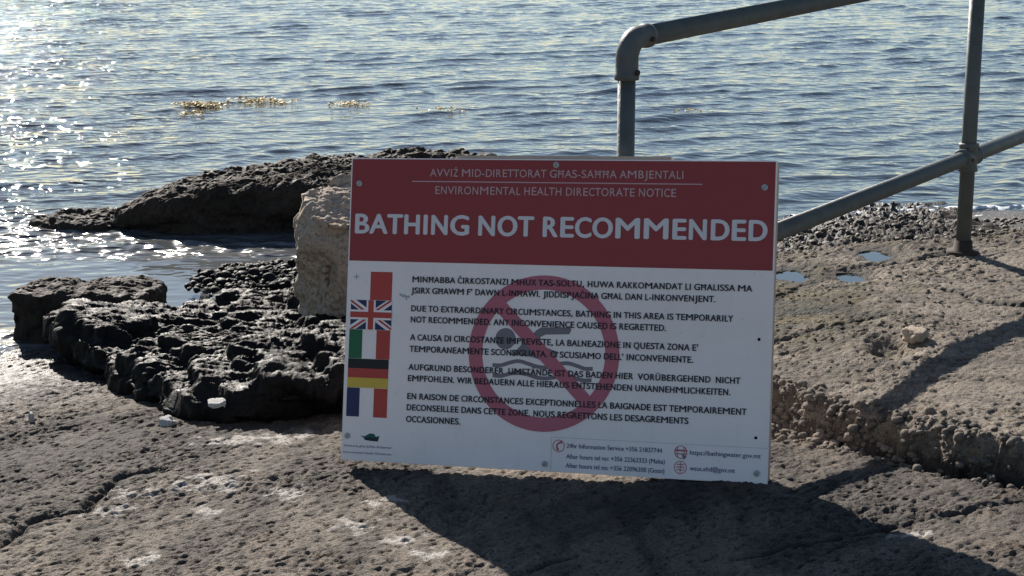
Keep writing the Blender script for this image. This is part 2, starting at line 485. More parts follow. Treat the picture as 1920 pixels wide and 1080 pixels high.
dk = sstep(0.6, -0.1, np.hypot((x-0.95)/0.42, (y-6.1)/0.8) + 1.1*fbm(al*4, ac*8, seed=92, octaves=4) - 0.45)
dk = np.maximum(dk, sm*sstep(0.12, 0.42, fbm(x*3.2, y*5.5, seed=94, octaves=4))*0.8)
dkg = (1-sm)*sstep(-0.10, 0.30, fbm(al*0.9+3, ac*2.6, seed=93, octaves=4) + 0.75*np.exp(-((x+1.40)/.55)**2-((y-5.1)/.45)**2) - 0.30*np.exp(-((x+.45)/.7)**2-((y-4.1)/.45)**2))
weed = np.clip(np.maximum(np.maximum(weed*0.9, dk), dkg), 0, 0.95)

V = np.stack([x, y, z], 1)
F = grid_faces(len(gx), len(gy))
isslab = (sm > 0.5)
fs = isslab[F].sum(1) >= 2
def sub(name, mask, mat):
    f = F[mask]; used = np.zeros(len(V), bool); used[f.ravel()] = True
    idx = np.cumsum(used)-1
    me = np_mesh(name, V[used], idx[f])
    for nme, arr in (("salt", salt), ("wet", wet), ("crevice_and_shade", crev_and_shade), ("weed", weed)): set_attr(me, nme, arr[used])
    return tag(obj(name, me, mat), kind='structure')
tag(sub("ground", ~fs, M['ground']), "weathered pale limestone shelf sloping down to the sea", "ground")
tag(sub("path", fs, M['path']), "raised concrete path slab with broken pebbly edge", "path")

def ground_z(px, py):
    i = int(np.argmin(abs(gx-px))); j = int(np.argmin(abs(gy-py)))
    return float(z[j*len(gx)+i])

# ------------------------------------------------------------------ sea
rs = np.random.RandomState(4)
WV = []
for i in range(64):
    lam = 0.10*(6.5**rs.rand())
    th = math.radians(122 + rs.normal(0, 22))
    WV.append((2*math.pi/lam*math.cos(th), 2*math.pi/lam*math.sin(th), rs.rand()*6.28, 0.0150*lam/(2*math.pi)*(1.15 if lam < 0.9 else 0.8)))

def calm(x, y):
    """sheltered shallow inlet behind the rocks on the left"""
    return sstep(8.95, 8.5, y)*sstep(-0.8, -1.1, x)

def wave(x, y):
    h = np.zeros(np.shape(x))
    wx = x + 0.25*perlin(x*0.7, y*0.7, seed=101); wy = y + 0.25*perlin(x*0.7, y*0.7, seed=102)
    for kx, ky, ph, a in WV:
        s = np.sin(kx*wx + ky*wy + ph)
        h = h + a*s
    gust = 0.75 + 0.9*fbm(x*0.35, y*0.8, seed=103, octaves=2)
    h = h*np.clip(gust, 0.35, 1.5)
    h = h + 0.5*np.abs(h)                                # sharper crests
    sh = (sstep(6.0, 9.0, y)*0.75 + 0.25)*(1 - 0.75*calm(x, y))
    return WATER_Z + h*sh

sx = axis([(-420, -60, 30), (-60, -14, 2), (-14, -8.5, .2), (-8.5, 9, .03), (9, 14, .2), (14, 60, 2), (60, 420, 30)])
sy = axis([(5.2, 12, .024), (12, 20, .032), (20, 31, .05), (31, 60, .3), (60, 150, 4), (150, 900, 40)])
SX, SY = np.meshgrid(sx, sy)
hx, hy = SX.ravel(), SY.ravel()
far = sstep(60, 35, hy)*sstep(16, 9, np.abs(hx))
hz = WATER_Z + (wave(hx, hy)-WATER_Z)*far
me = np_mesh("water", np.stack([hx, hy, hz], 1), grid_faces(len(sx), len(sy)))
ratio = hx/hy
chop = 0.8*sstep(-0.13, -0.25, ratio + 0.05*fbm(hx*0.8, hy*0.5, seed=121, octaves=2))
shal = sstep(11.0, 9.6, hy + 0.5*fbm(hx*1.5, hy*1.5, seed=122, octaves=2))*sstep(8.0, 8.5, hy)*sstep(-0.6, -1.1, hx)
chop = np.maximum(chop*(1-0.8*calm(hx, hy)), 1.2*shal*(1-0.9*calm(hx, hy))*(0.5+0.8*sstep(-1.4, -2.4, hx)))*sstep(7.7, 8.3, hy + 0.8*sstep(-1.9, -2.1, hx))
chop = np.maximum(chop, 1.2*sstep(7.3, 6.9, hy)*sstep(-1.7, -1.9, hx))
inlet = sstep(10.2, 9.6, hy)*sstep(8.5, 8.75, hy)*sstep(-0.7, -1.0, hx) + sstep(7.5, 7.1, hy)*sstep(-1.7, -1.9, hx)
inlet = np.clip(inlet, 0, 1)
chop = np.maximum(chop, inlet*1.25)
set_attr(me, "chop", chop)
set_attr(me, "silver", 0.9*inlet)
set_attr(me, "shallow", np.clip(0.9*calm(hx, hy) + 0.6*inlet, 0, 1)*sstep(-0.5, -0.9, hx))
set_attr(me, "live", 1 - 0.75*calm(hx, hy))
tag(obj("water", me, M['water']), "rippled grey blue sea with sun glints", "water", kind='structure')

# ------------------------------------------------------------------ rocks
def star_rock(name, outline, center, zb, ztop, mat, n=500, nside=24, ntop=80, undercut=0.0, taper=0.0, rnd=0.03, disp=(), seed=0, corner=2, terrace=None):
    P = np.array(outline, float)
    for _ in range(corner):                                # Chaikin corner cutting
        Q = np.roll(P, -1, 0); P = np.stack([P*.75+Q*.25, P*.25+Q*.75], 1).reshape(-1, 2)
    Q = np.vstack([P, P[:1]]); L = np.r_[0, np.cumsum(np.hypot(*np.diff(Q, axis=0).T))]
    t = np.linspace(0, L[-1], n, endpoint=False)
    O = np.stack([np.interp(t, L, Q[:, 0]), np.interp(t, L, Q[:, 1])], 1)
    c = np.array(center, float)
    if np.sum(O[:, 0]*np.roll(O[:, 1], -1) - np.roll(O[:, 0], -1)*O[:, 1]) < 0: O = O[::-1]
    D = O - c
    R = np.hypot(D[:, 0], D[:, 1])
    rows = []
    for k in range(nside):
        tt = k/nside
        s = 1 - undercut*math.sin(math.pi*min(1, tt*1.15))/R - taper*tt/R
        p = c + D*s[:, None]
        zt = ztop(p[:, 0], p[:, 1]) - rnd
        rows.append(np.stack([p[:, 0], p[:, 1], zb + (zt-zb)*tt], 1))
    for k in range(ntop+1):
        tt = k/ntop; s = (1-taper/R)*(1-tt*0.998)
        p = c + D*s[:, None]
        e = (1-s)*R                                         # distance in from the rim
        dz = rnd*np.sqrt(np.clip(1-(1-np.clip(e/(rnd*1.6+1e-6), 0, 1))**2, 0, 1)) - rnd
        rows.append(np.stack([p[:, 0], p[:, 1], ztop(p[:, 0], p[:, 1]) + dz], 1))
    Vr = np.concatenate(rows)
    Fr = grid_faces(n, len(rows), True)
    me = np_mesh(name, Vr, Fr)
    for (kind, amp, fr, st) in disp:
        N = normals(me); C = coords(me)
        X_, Y_, Z_ = C[:, 0]*fr*st[0], C[:, 1]*fr*st[1], C[:, 2]*fr*st[2]
        d = {'f': fbm, 'r': ridged}[kind](X_, Y_, Z_, seed=seed, octaves=3)
        if kind == 'r': d = d - 0.45
        set_co(me, C + N*(amp*d)[:, None]); seed += 7
        if terrace and amp >= 0.05:                        # bedding: pull the surface towards stepped layers
            C = coords(me); h, st_, tx, ty = terrace
            q = C[:, 2] + tx*C[:, 0] + ty*C[:, 1] + 0.03*fbm(C[:, 0]*5, C[:, 1]*5, seed=seed+90, octaves=3)
            f_ = q/h - np.floor(q/h); C[:, 2] += st_*h*(np.floor(q/h) + sstep(0.30, 0.70, f_) - q/h); set_co(me, C)
    C = coords(me)
    o3 = np.array([c[0], c[1], zb]); set_co(me, C - o3)
    me.polygons.foreach_set("use_smooth", np.full(len(me.polygons), True))
    return obj(name, me, mat, loc=tuple(o3))

ROUGH = [('f', .11, 2.6, (1, 1, 1)), ('r', .055, 3.4, (.7, 1.4, 2.0)), ('r', .015, 9, (.4, 1.5, 2.0)), ('f', .009, 26, (.6, 1, 1.8)), ('r', .008, 38, (.6, 1, 1.4)), ('f', .007, 80, (1, 1, 1))]
a_top = lambda x, y: -0.125 + 0.02*sstep(-1.2, -0.3, x) + 0.16*sstep(-1.3, -0.3, x)*sstep(7.0, 5.7, y) + 0.03*fbm(x*2.2, y*2.2, seed=201, octaves=2)
tag(star_rock("rock_outcrop", [(-1.80, 6.76), (-1.6, 6.44), (-1.45, 6.22), (-1.25, 5.80), (-.95, 5.50), (-.73, 5.42), (-.48, 5.42), (-.15, 5.6), (0.02, 5.95),
     (0.05, 6.5), (-.2, 7.1), (-.58, 7.28), (-.9, 7.22), (-1.2, 7.14), (-1.5, 7.02), (-1.72, 6.93)], (-0.8, 6.3), -0.36, a_top, M['wetrock'], n=760, nside=30, ntop=130,
     undercut=0.11, rnd=0.05, disp=ROUGH, seed=300, terrace=(0.075, 0.45, 0.16, 0.05)),
    "large dark weedy rock outcrop lying at the water's edge left of the sign", "rock")
tag(star_rock("boulder", [(-2.0, 6.99), (-1.55, 6.96), (-1.42, 7.1), (-1.45, 7.36), (-1.92, 7.40), (-2.04, 7.2)], (-1.74, 7.18), -0.42, lambda x, y: -0.095 - 0.05*(y-7.0), M['brownrock'],
     n=360, nside=26, ntop=50, rnd=0.03, disp=[('f', .085, 3.2, (1, 1, 1)), ('r', .020, 8, (.7, 1, 1.6)), ('f', .010, 26, (1, 1, 1)), ('f', .005, 70, (1, 1, 1))], seed=340, corner=1),
    "squarish brown boulder standing in the water at the left end of the dark outcrop", "rock")
c_top = lambda x, y: np.interp(x, [-2.2, -2.0, -1.8, -1.47, -.93, 0.2], [-.27, -.17, -.095, -.065, -.035, -.02]) + 0.02*(y-9.8) + 0.02*fbm(x*3, y*3, seed=202, octaves=2)
tag(star_rock("reef_rock", [(-2.16, 9.45), (-1.95, 9.32), (-1.76, 9.26), (-1.13, 9.32), (-.5, 9.28), (-.1, 9.45), (.05, 9.9), (-.1, 10.25), (-.5, 10.42), (-1.2, 10.25), (-1.75, 9.95), (-2.08, 9.65)],
     (-0.8, 9.8), -0.42, c_top, M['brownrock'], n=700, nside=24, ntop=100, undercut=0.05, rnd=0.05,
     disp=[('f', .06, 3, (1, 1, 1)), ('r', .035, 7, (1, 1, 1.5)), ('r', .014, 17, (1, 1, 1)), ('f', .010, 40, (1, 1, 1))], seed=360),
    "long low dark brown reef rock out in the sea behind the pale block", "rock")
tag(star_rock("reef_rock", [(-2.62, 9.45), (-2.35, 9.32), (-2.12, 9.36), (-2.08, 9.6), (-2.2, 9.85), (-2.5, 9.8)], (-2.33, 9.58), -0.40, lambda x, y: -0.262 + 0.0*x, M['brownrock'],
     n=260, nside=14, ntop=40, rnd=0.03, disp=[('f', .04, 4, (1, 1, 1)), ('r', .03, 9, (1, 1, 1)), ('f', .012, 30, (1, 1, 1))], seed=390),
    "small wave-washed rock barely above the water left of the long reef rock", "rock")
tag(star_rock("ledge_rock", [(-1.52, 8.2), (-1.33, 7.86), (-1.1, 7.85), (-.6, 7.7), (-.3, 8.1), (-.5, 8.55), (-1.05, 8.5), (-1.36, 8.48)], (-0.95, 8.15), -0.42, lambda x, y: -0.297 + 0.05*sstep(8.35, 7.9, y)*sstep(-1.6, -.8, x), M['wetrock'],
     n=420, nside=14, ntop=80, rnd=0.03, disp=[('f', .05, 4, (1, 1, 1)), ('r', .05, 8, (1, 1, 1)), ('r', .022, 20, (1, 1, 1)), ('f', .012, 45, (1, 1, 1))], seed=410),
    "low wet pebbly ledge in the shallows between dark outcrop and long reef rock", "rock")
f_top = lambda x, y: 0.335 + 0.30*(y-6.6) + 0.10*(x+0.6)
tag(star_rock("stone_block", [(-.83, 6.78), (-.765, 6.52), (-.70, 6.43), (-.3, 6.36), (-.15, 6.7), (-.4, 6.98)], (-0.5, 6.65), -0.26, f_top, M['palerock'],
     n=420, nside=80, ntop=50, taper=0.03, rnd=0.035, disp=[('f', .10, 2.6, (1, 1, .9)), ('r', .045, 3.6, (1, 1, .9)), ('f', .016, 9, (1, 1, .8)), ('r', .012, 20, (1, 1, 1.3)), ('f', .008, 40, (1, 1, 1)), ('f', .004, 90, (1, 1, 1))], seed=430, corner=1),
    "upright pale limestone block standing on the dark outcrop behind the sign", "stone block")

def small_stone(name, loc, size, mat, seed, label, rot=0.0):
    bm = bmesh.new(); bmesh.ops.create_icosphere(bm, subdivisions=4, radius=1.0)
    P = np.array([v.co[:] for v in bm.verts])
    d = 1 + 0.75*fbm(P[:, 0]*1.1, P[:, 1]*1.1, P[:, 2]*1.1, seed=seed, octaves=4)
    P = np.clip(P*d[:, None], [-0.95, -0.85, -0.6], [0.9, 0.85, 0.78])
    P = P*(1 + 0.06*fbm(P[:, 0]*5, P[:, 1]*5, P[:, 2]*5, seed=seed+3, octaves=2))[:, None]*np.array(size)
    for v, p in zip(bm.verts, P): v.co = p
    o = bm_obj(name, bm, mat, smooth=True, loc=loc); o.rotation_euler = (0.15, -0.1, rot)
    return tag(o, label, "stone")
small_stone("stone", (1.275, 5.52, ground_z(1.275, 5.52)+0.014), (.036, .04, .030), M['tanstone'], 5, "pale tan stone lying beside a dark hole on the concrete path", .5)
small_stone("stone", (-0.93, 5.47, -0.105), (.030, .03, .010), M['whitestone'], 9, "whitish flat stone caught on the front ledge of the dark outcrop", .2)
small_stone("stone", (-1.09, 5.46, ground_z(-1.09, 5.46)+0.008), (.026, .03, .02), M['whitestone'], 13, "small white stone on the limestone shelf below the dark outcrop", 1.0)
small_stone("stone", (-1.556, 5.604, ground_z(-1.556, 5.604)+0.012), (.010, .012, .032), M['whitestone'], 17, "tiny white shard standing on the limestone near the left frame edge", .3)

# ------------------------------------------------------------------ shingle (uncountable pebbles)
bm = bmesh.new(); bmesh.ops.create_icosphere(bm, subdivisions=2, radius=1.0)
ICO_V = np.array([v.co[:] for v in bm.verts]); ICO_F = np.array([[v.index for v in f.verts] for f in bm.faces]); bm.free()
def pebbles(name, pts, rmin, rmax, mat, seed, label, flat=0.65):
    r = np.random.RandomState(seed); VV, FF = [], []
    for i, (px, py, pz) in enumerate(pts):
        s = rmin + (rmax-rmin)*r.rand()**2.2
        d = 1 + 0.45*fbm(ICO_V[:, 0]*1.1+i*3.1, ICO_V[:, 1]*1.1, ICO_V[:, 2]*1.1, seed=seed, octaves=2)
        p = ICO_V*d[:, None]*np.array([1, .6+.5*r.rand(), flat*(.7+.6*r.rand())])*s
        a = r.rand()*6.28; ca_, sa_ = math.cos(a), math.sin(a)
        p = np.stack([p[:, 0]*ca_-p[:, 1]*sa_, p[:, 0]*sa_+p[:, 1]*ca_, p[:, 2]], 1) + np.array([px, py, pz + 0.25*s])
        VV.append(p); FF.append(ICO_F + i*len(ICO_V))
    me = np_mesh(name, np.concatenate(VV), np.concatenate(FF))
    return tag(obj(name, me, mat), label, "shingle", kind='stuff')
M['pebble'] = mat_rock("mixed_pebbles", (0.09, 0.075, 0.06), (0.20, 0.165, 0.135), (0.36, 0.31, 0.26), 0.7, 3.0, 0.4, 0.3)
M['wetpebble'] = mat_rock("wet_weedy_pebbles", (0.035, 0.027, 0.018), (0.13, 0.098, 0.055), (0.30, 0.245, 0.175), 0.45, 3.0, 0.6, 0.5)
r_ = np.random.RandomState(12)
pts = []
edge_pts = [(0.25, 5.78), (0.757, 5.15), (1.0, 4.83), (1.31, 4.40), (1.9, 3.8)]
for i in range(1500):
    k = r_.randint(0, 4); t_ = r_.rand()
    ax, ay = edge_pts[k]; bx, by = edge_pts[k+1]
    nx, ny = -(by-ay), bx-ax; nl = math.hypot(nx, ny); off = r_.normal(0.015, 0.045)
    px_ = ax+(bx-ax)*t_ + nx/nl*off*-1; py_ = ay+(by-ay)*t_ + ny/nl*off*-1
    pts.append((px_, py_, ground_z(px_, py_)))
pebbles("shingle", pts, .003, .019, M['pebble'], 1, "pale pebbles and broken aggregate along the step of the concrete path")
pts = []
while len(pts) < 2400:
    px_, py_ = r_.uniform(.5, 3.4), r_.uniform(6.9, 9.6)
    if py_ > 7.15 + 0.55*max(0, px_-1.0) - 0.3*r_.rand() and py_ < 9.1+.25*px_: pts.append((px_, py_, ground_z(px_, py_)))
pebbles("shingle", pts, .003, .022, M['wetpebble'], 2, "wet brown and green pebbles of the beach between the path and the sea")
pts = [(x_, y_, -0.262) for x_, y_ in zip(r_.uniform(-1.45, -.7, 200), r_.uniform(7.75, 8.22, 200))]
pebbles("shingle", pts, .008, .032, M['wetrock'], 3, "dark wet pebbles on the low ledge in the shallows")
pts = []
for i in range(260):
    px_, py_ = r_.uniform(.7, 1.5), r_.uniform(5.3, 6.6); pts.append((px_, py_, ground_z(px_, py_)))
pebbles("shingle", pts, .002, .007, M['pebble'], 4, "loose grit on the concrete path right of the sign")

# ------------------------------------------------------------------ puddles and foam
for px_, py_, rx_, ry_, lab in PUDDLES:
    a = np.linspace(0, 2*math.pi, 48, endpoint=False)
    P = np.stack([np.cos(a)*rx_*1.5, np.sin(a)*ry_*1.5, a*0], 1)
    P = np.vstack([P, [[0, 0, 0]]]); Fp = np.array([[i, (i+1) % 48, 48] for i in range(48)])
    o = obj("puddle", np_mesh("puddle", P, Fp), M['puddle'], loc=(px_, py_, 0.074))
    tag(o, lab, "puddle", kind='structure')

VV, FF, base_i = [], [], 0
def foam_strip(p0, p1, w, seed, n=90):
    global base_i
    t = np.linspace(0, 1, n); r = np.random.RandomState(seed)
    px_ = p0[0]+(p1[0]-p0[0])*t; py_ = p0[1]+(p1[1]-p0[1])*t + 0.14*fbm(t*5+seed, t*0, seed=seed, octaves=3)
    hw = w*np.clip(0.5+1.6*fbm(t*9, t*0+seed, seed=seed+1, octaves=3), 0.0, 1)
    for q in (-1, 0, 1):
        yy = py_+q*hw; VV.append(np.stack([px_, yy, wave(px_, yy) + (0.014 if q == 0 else -0.004)], 1))
    for q in (0, 1):
        i = np.arange(n-1) + base_i + q*n
        FF.append(np.stack([i, i+1, i+1+n, i+n], 1))
    base_i += 3*n
for k, (p0, p1, w) in enumerate([((1.3, 9.25), (1.75, 9.65), .05), ((1.6, 9.55), (2.1, 9.75), .06), ((1.95, 9.45), (2.6, 9.8), .05), ((1.5, 9.75), (2.4, 10.0), .04),
                                 ((2.2, 9.9), (3.1, 10.1), .05)]):
    foam_strip(p0, p1, w, 500+k)
tag(obj("foam", np_mesh("foam", np.concatenate(VV), np.concatenate(FF)), M['foam']), "broken white foam lines where small waves meet the shore", "foam", kind='stuff')

# ------------------------------------------------------------------ floating seaweed
def seaweed(x0, x1, yc, dy, n, seed, label):
    r = np.random.RandomState(seed); cx = (x0+x1)/2
    P, Fq = [], []
    for i in range(n):
        px_ = cx + (x1-x0)*0.5*np.clip(r.normal(0, .5), -1, 1); py_ = yc + dy*np.clip(r.normal(0, .45), -1, 1)
        a = r.normal(0.3, 0.8); L = r.uniform(.025, .075); w = r.uniform(.005, .013); zz = float(wave(np.array([px_]), np.array([py_]))[0]) + r.uniform(.0, .022)
        for k in range(4):
            t = k/3-0.5; bx = px_+L*t*math.cos(a) ; by = py_+L*t*math.sin(a); bz = zz+0.016*(0.25-t*t)*4*r.rand()
            ww = w*(1-1.5*t*t)
            P += [(bx-ww*math.sin(a), by+ww*math.cos(a), bz+r.uniform(-.004, .006)), (bx+ww*math.sin(a), by-ww*math.cos(a), bz)]
            if k: j = len(P)-4; Fq.append((j, j+1, j+3, j+2))
    P = np.array(P) - np.array([cx, yc, WATER_Z])
    o = obj("floating_seaweed", np_mesh("floating_seaweed", P, np.array(Fq), False), M['weed'], loc=(cx, yc, WATER_Z))
    return tag(o, label, "seaweed", "floating seaweed patches")
seaweed(-2.76, -2.38, 14.75, .13, 230, 1, "densest yellow brown seaweed clump, leftmost of the row floating on the sea")
seaweed(-2.36, -1.80, 15.05, .2, 120, 2, "loose scattered seaweed patch just right of the dense clump on the sea")
seaweed(-1.52, -1.18, 14.85, .1, 75, 3, "narrow seaweed streak right of the scattered patch, above the reef rock")
seaweed(-2.72, -2.44, 14.2, .07, 24, 4, "few faint seaweed bits floating just in front of the dense clump")
seaweed(-0.78, -0.28, 14.4, .06, 20, 5, "thin faint line of seaweed bits floating above the middle of the sign")
seaweed(1.27, 1.60, 14.4, .14, 14, 6, "sparse seaweed bits floating right of the railing's corner post")

# ------------------------------------------------------------------ railing
def sweep(bm, pts, r, seg=20, caps=True):
    pts = [Vector(p) for p in pts]
    rs_ = r if isinstance(r, (list, tuple)) else [r]*len(pts)
    rings, up = [], None
    for i, p in enumerate(pts):
        d = (pts[min(i+1, len(pts)-1)] - pts[max(i-1, 0)]).normalized()
        if up is None: up = d.orthogonal().normalized()
        up = (up - d*up.dot(d)).normalized(); side = d.cross(up)
        rings.append([bm.verts.new(p + (up*math.cos(2*math.pi*k/seg) + side*math.sin(2*math.pi*k/seg))*rs_[i]) for k in range(seg)])
    for a, b in zip(rings[:-1], rings[1:]):
        for k in range(seg): 
            f = bm.faces.new((a[k], a[(k+1) % seg], b[(k+1) % seg], b[k])); f.smooth = True
    if caps: bm.faces.new(rings[0][::-1]); bm.faces.new(rings[-1])
def pipe(name, pts, r, mat, parent, seg=20):
    bm = bmesh.new(); sweep(bm, pts, r, seg); bmesh.ops.recalc_face_normals(bm, faces=bm.faces)
    return bm_obj(name, bm, mat, parent)

P1 = Vector((0.309, 4.86, 0)); P2 = Vector((1.74, 6.82, 0)); DV = P2 - P1
def rail_pt(s, z0, z1): return P1 + DV*s + Vector((0, 0, z0 + (z1-z0)*s))
top_pt = lambda s: rail_pt(s, 1.088, 1.176)
low_pt = lambda s: rail_pt(s, 0.394, 0.475)
RO = Vector((P2.x, P2.y, ground_z(P2.x, P2.y)))
rail = tag(empty("railing", RO), "grey-green tubular steel railing running up the shore behind the sign", "railing")
g1 = ground_z(P1.x, P1.y); g3 = ground_z(3.17, 8.78)
L = lambda v: Vector(v) - RO
rd = (top_pt(1) - top_pt(0)).normalized()
ld = (low_pt(1) - low_pt(0)).normalized()
BEND = 0.055
t0 = top_pt(0)
pipe("post", [L((P1.x, P1.y, g1-0.03)), L((P1.x, P1.y, t0.z-BEND-0.03))], 0.0242, M['pipe'], rail)
lean = Vector((0.002, 0, 0))
pipe("post", [L((P2.x, P2.y, RO.z-0.02)), L(top_pt(1) + lean)], 0.0285, M['pipe'], rail)
pipe("post", [L((3.17, 8.78, g3-0.05)), L(top_pt(2))], 0.0285, M['pipe'], rail)
pipe("top_rail", [L(t0 + rd*(BEND+0.02)), L(top_pt(2.0))], 0.0285, M['pipe'], rail)
pipe("lower_rail", [L(low_pt(0.0)), L(low_pt(2.0))], 0.029, M['pipe'], rail)
# elbow fitting: collar, bend, collar with rims and set screws
arc = []
corner = t0
for k in range(11):
    a = k/10*math.pi/2
    arc.append(corner + Vector((0, 0, -BEND))*(1-math.sin(a)) + rd*BEND*(1-math.cos(a)))
c0 = corner + Vector((0, 0, -BEND-0.055)); c1 = corner + rd*(BEND+0.05)
path_ = [c0, c0+Vector((0, 0, .002)), c0+Vector((0, 0, .016)), c0+Vector((0, 0, .019))] + arc + [c1-rd*.019, c1-rd*.016, c1-rd*.002, c1]
rad_ = [.027, .0335, .0335, .0312] + [.0312]*11 + [.0312, .0335, .0335, .027]
elb = pipe("elbow_fitting", [L(p) for p in path_], rad_, M['fitting'], rail, 24)
side = Vector((rd.y, -rd.x, 0)).normalized()
pipe("set_screw", [L(c0 + Vector((0, 0, .022)) + side*0.028), L(c0 + Vector((0, 0, .022)) + side*0.038)], 0.008, M['rust'], elb, 10)
pipe("set_screw", [L(c1 - rd*.03 + side*.026 + Vector((0, 0, -.006))), L(c1 - rd*.03 + side*.038 + Vector((0, 0, -.006)))], 0.007, M['rust'], elb, 10)
def cross_fit(post_xy, pt, d, rr, name):
    bm = bmesh.new()
    sweep(bm, [L(pt-d*.065), L(pt-d*.063), L(pt-d*.05), L(pt-d*.045), L(pt+d*.045), L(pt+d*.05), L(pt+d*.063), L(pt+d*.065)], [.03, .0385, .0385, .0345, .0345, .0385, .0385, .03], 22)
    u = Vector((0, 0, 1))
    sweep(bm, [L(pt-u*.055), L(pt-u*.053), L(pt-u*.042), L(pt-u*.038), L(pt+u*.038), L(pt+u*.042), L(pt+u*.053), L(pt+u*.055)], [.029, .038, .038, .0348, .0348, .038, .038, .029], 22)
    bmesh.ops.recalc_face_normals(bm, faces=bm.faces)
    f = bm_obj(name, bm, M['fitting'], rail)
    pipe("set_screw", [L(pt - d*.055 + Vector((d.y, -d.x, 0)).normalized()*.034), L(pt - d*.055 + Vector((d.y, -d.x, 0)).normalized()*.044)], .007, M['rust'], f, 10)
    return f
cross_fit(P2, low_pt(1) + lean*0.35, ld, .03, "cross_fitting")
cross_fit(P2, top_pt(1) + lean, rd, .03, "tee_fitting")
bm = bmesh.new()
sweep(bm, [L((P2.x, P2.y, RO.z-0.015)), L((P2.x, P2.y, RO.z+0.008)), L((P2.x, P2.y, RO.z+0.011)), L((P2.x, P2.y, RO.z+0.012)), L((P2.x, P2.y, RO.z+0.05))], [.062, .062, .058, .038, .034], 24)
bmesh.ops.recalc_face_normals(bm, faces=bm.faces)
bm_obj("base_flange", bm, M['rust'], rail)

# ------------------------------------------------------------------ notice board
W, H = 1.189, 0.841
R3 = Matrix(((0.95708, 0.28783, 0.03393), (-0.28744, 0.92767, 0.23834), (0.03712, -0.23787, 0.97059)))
sign = empty("notice_board")
sign.matrix_world = Matrix.Translation((0.093, 4.616, -0.046)) @ R3.to_4x4()
tag(sign, "large red and white bathing warning board propped against the railing's corner post", "sign")

def box(bm, u0, u1, y0, y1, v0, v1, bev=0.0):
    vs = [bm.verts.new((u, y_, v)) for v in (v0, v1) for y_ in (y0, y1) for u in (u0, u1)]
    for f in ((0, 1, 5, 4), (1, 3, 7, 5), (3, 2, 6, 7), (2, 0, 4, 6), (4, 5, 7, 6), (0, 2, 3, 1)): bm.faces.new([vs[i] for i in f])
    if bev: bmesh.ops.bevel(bm, geom=[e for e in bm.edges], offset=bev, segments=2, affect='EDGES')
bm = bmesh.new(); box(bm, -W/2, W/2, 0, 0.006, 0, H, 0.0012)
panel = bm_obj("panel", bm, M['white'], sign)

def batten(u0, u1, v0, v1, y0=0.0065, y1=0.046):
    bm = bmesh.new(); box(bm, u0, u1, y0, y1, v0, v1, 0.002); bm_obj("timber_batten", bm, M['wood'], sign)
batten(-W/2+.004, -W/2+.05, .012, H-.012)
batten(W/2-.05, W/2-.001, .006, H-.006)
batten(-0.29, 0.31, H-.04, H+.010)
batten(-W/2+.053, W/2-.053, .016, .058)
batten(-0.028, 0.022, .062, H-.044)

def decal(name, polys, parent=None, thick=0.0006):
    """flat printed film: list of (polygon in board metres, layer, material)"""
    me = bpy.data.meshes.new(name); bm = bmesh.new(); mats = []
    for poly, lay, mt in polys:
        if mt not in mats: mats.append(mt)
        yv = -thick*lay
        f = bm.faces.new([bm.verts.new((u, yv, v)) for u, v in poly])
        f.normal_update()
        if f.normal.y > 0: f.normal_flip()
        f.material_index = mats.index(mt)
    bm.to_mesh(me); bm.free()
    o = obj(name, me, None, parent or sign)
    for mt in mats: me.materials.append(M[mt])
    return o
R_ = lambda u0, u1, v0, v1: [(u0, v0), (u1, v0), (u1, v1), (u0, v1)]
def circ(cx, cy, r, n=48): return [(cx+r*math.cos(2*math.pi*i/n), cy+r*math.sin(2*math.pi*i/n)) for i in range(n)]
def ringp(cx, cy, r0, r1, lay, mt, n=72, a0=0.0, a1=2*math.pi):
    out = []
    for i in range(n):
        a, b = a0+(a1-a0)*i/n, a0+(a1-a0)*(i+1)/n
        out.append(([(cx+r0*math.cos(a), cy+r0*math.sin(a)), (cx+r1*math.cos(a), cy+r1*math.sin(a)), (cx+r1*math.cos(b), cy+r1*math.sin(b)), (cx+r0*math.cos(b), cy+r0*math.sin(b))], lay, mt))
    return out
def stroke(pts, w, lay, mt, sub_=4):
    P = [Vector((*p, 0)) for p in pts]; Q = []
    for i in range(len(P)-1):                                  # Catmull-Rom smoothing
        a, b, c, d = P[max(i-1, 0)], P[i], P[i+1], P[min(i+2, len(P)-1)]
        for k in range(sub_):
            t = k/sub_; Q.append(0.5*((2*b)+(c-a)*t+(2*a-5*b+4*c-d)*t*t+(3*b-a-3*c+d)*t**3))
    Q.append(P[-1]); out = []
    N = []
    for i in range(len(Q)):
        d = (Q[min(i+1, len(Q)-1)]-Q[max(i-1, 0)]).normalized(); N.append(Vector((-d.y, d.x, 0))*w/2)
    for i in range(len(Q)-1):
        a, b, c, d = Q[i]-N[i], Q[i+1]-N[i+1], Q[i+1]+N[i+1], Q[i]+N[i]
        out.append(([(p.x, p.y) for p in (a, b, c, d)], lay, mt))
    return out

decal("red_header", [(R_(-W/2+.004, W/2-.004, .5545, H-.003), 1, 'red')])
decal("header_rule", [(R_(-.4129, .3988, .7759, .7788), 2, 'ptext')])

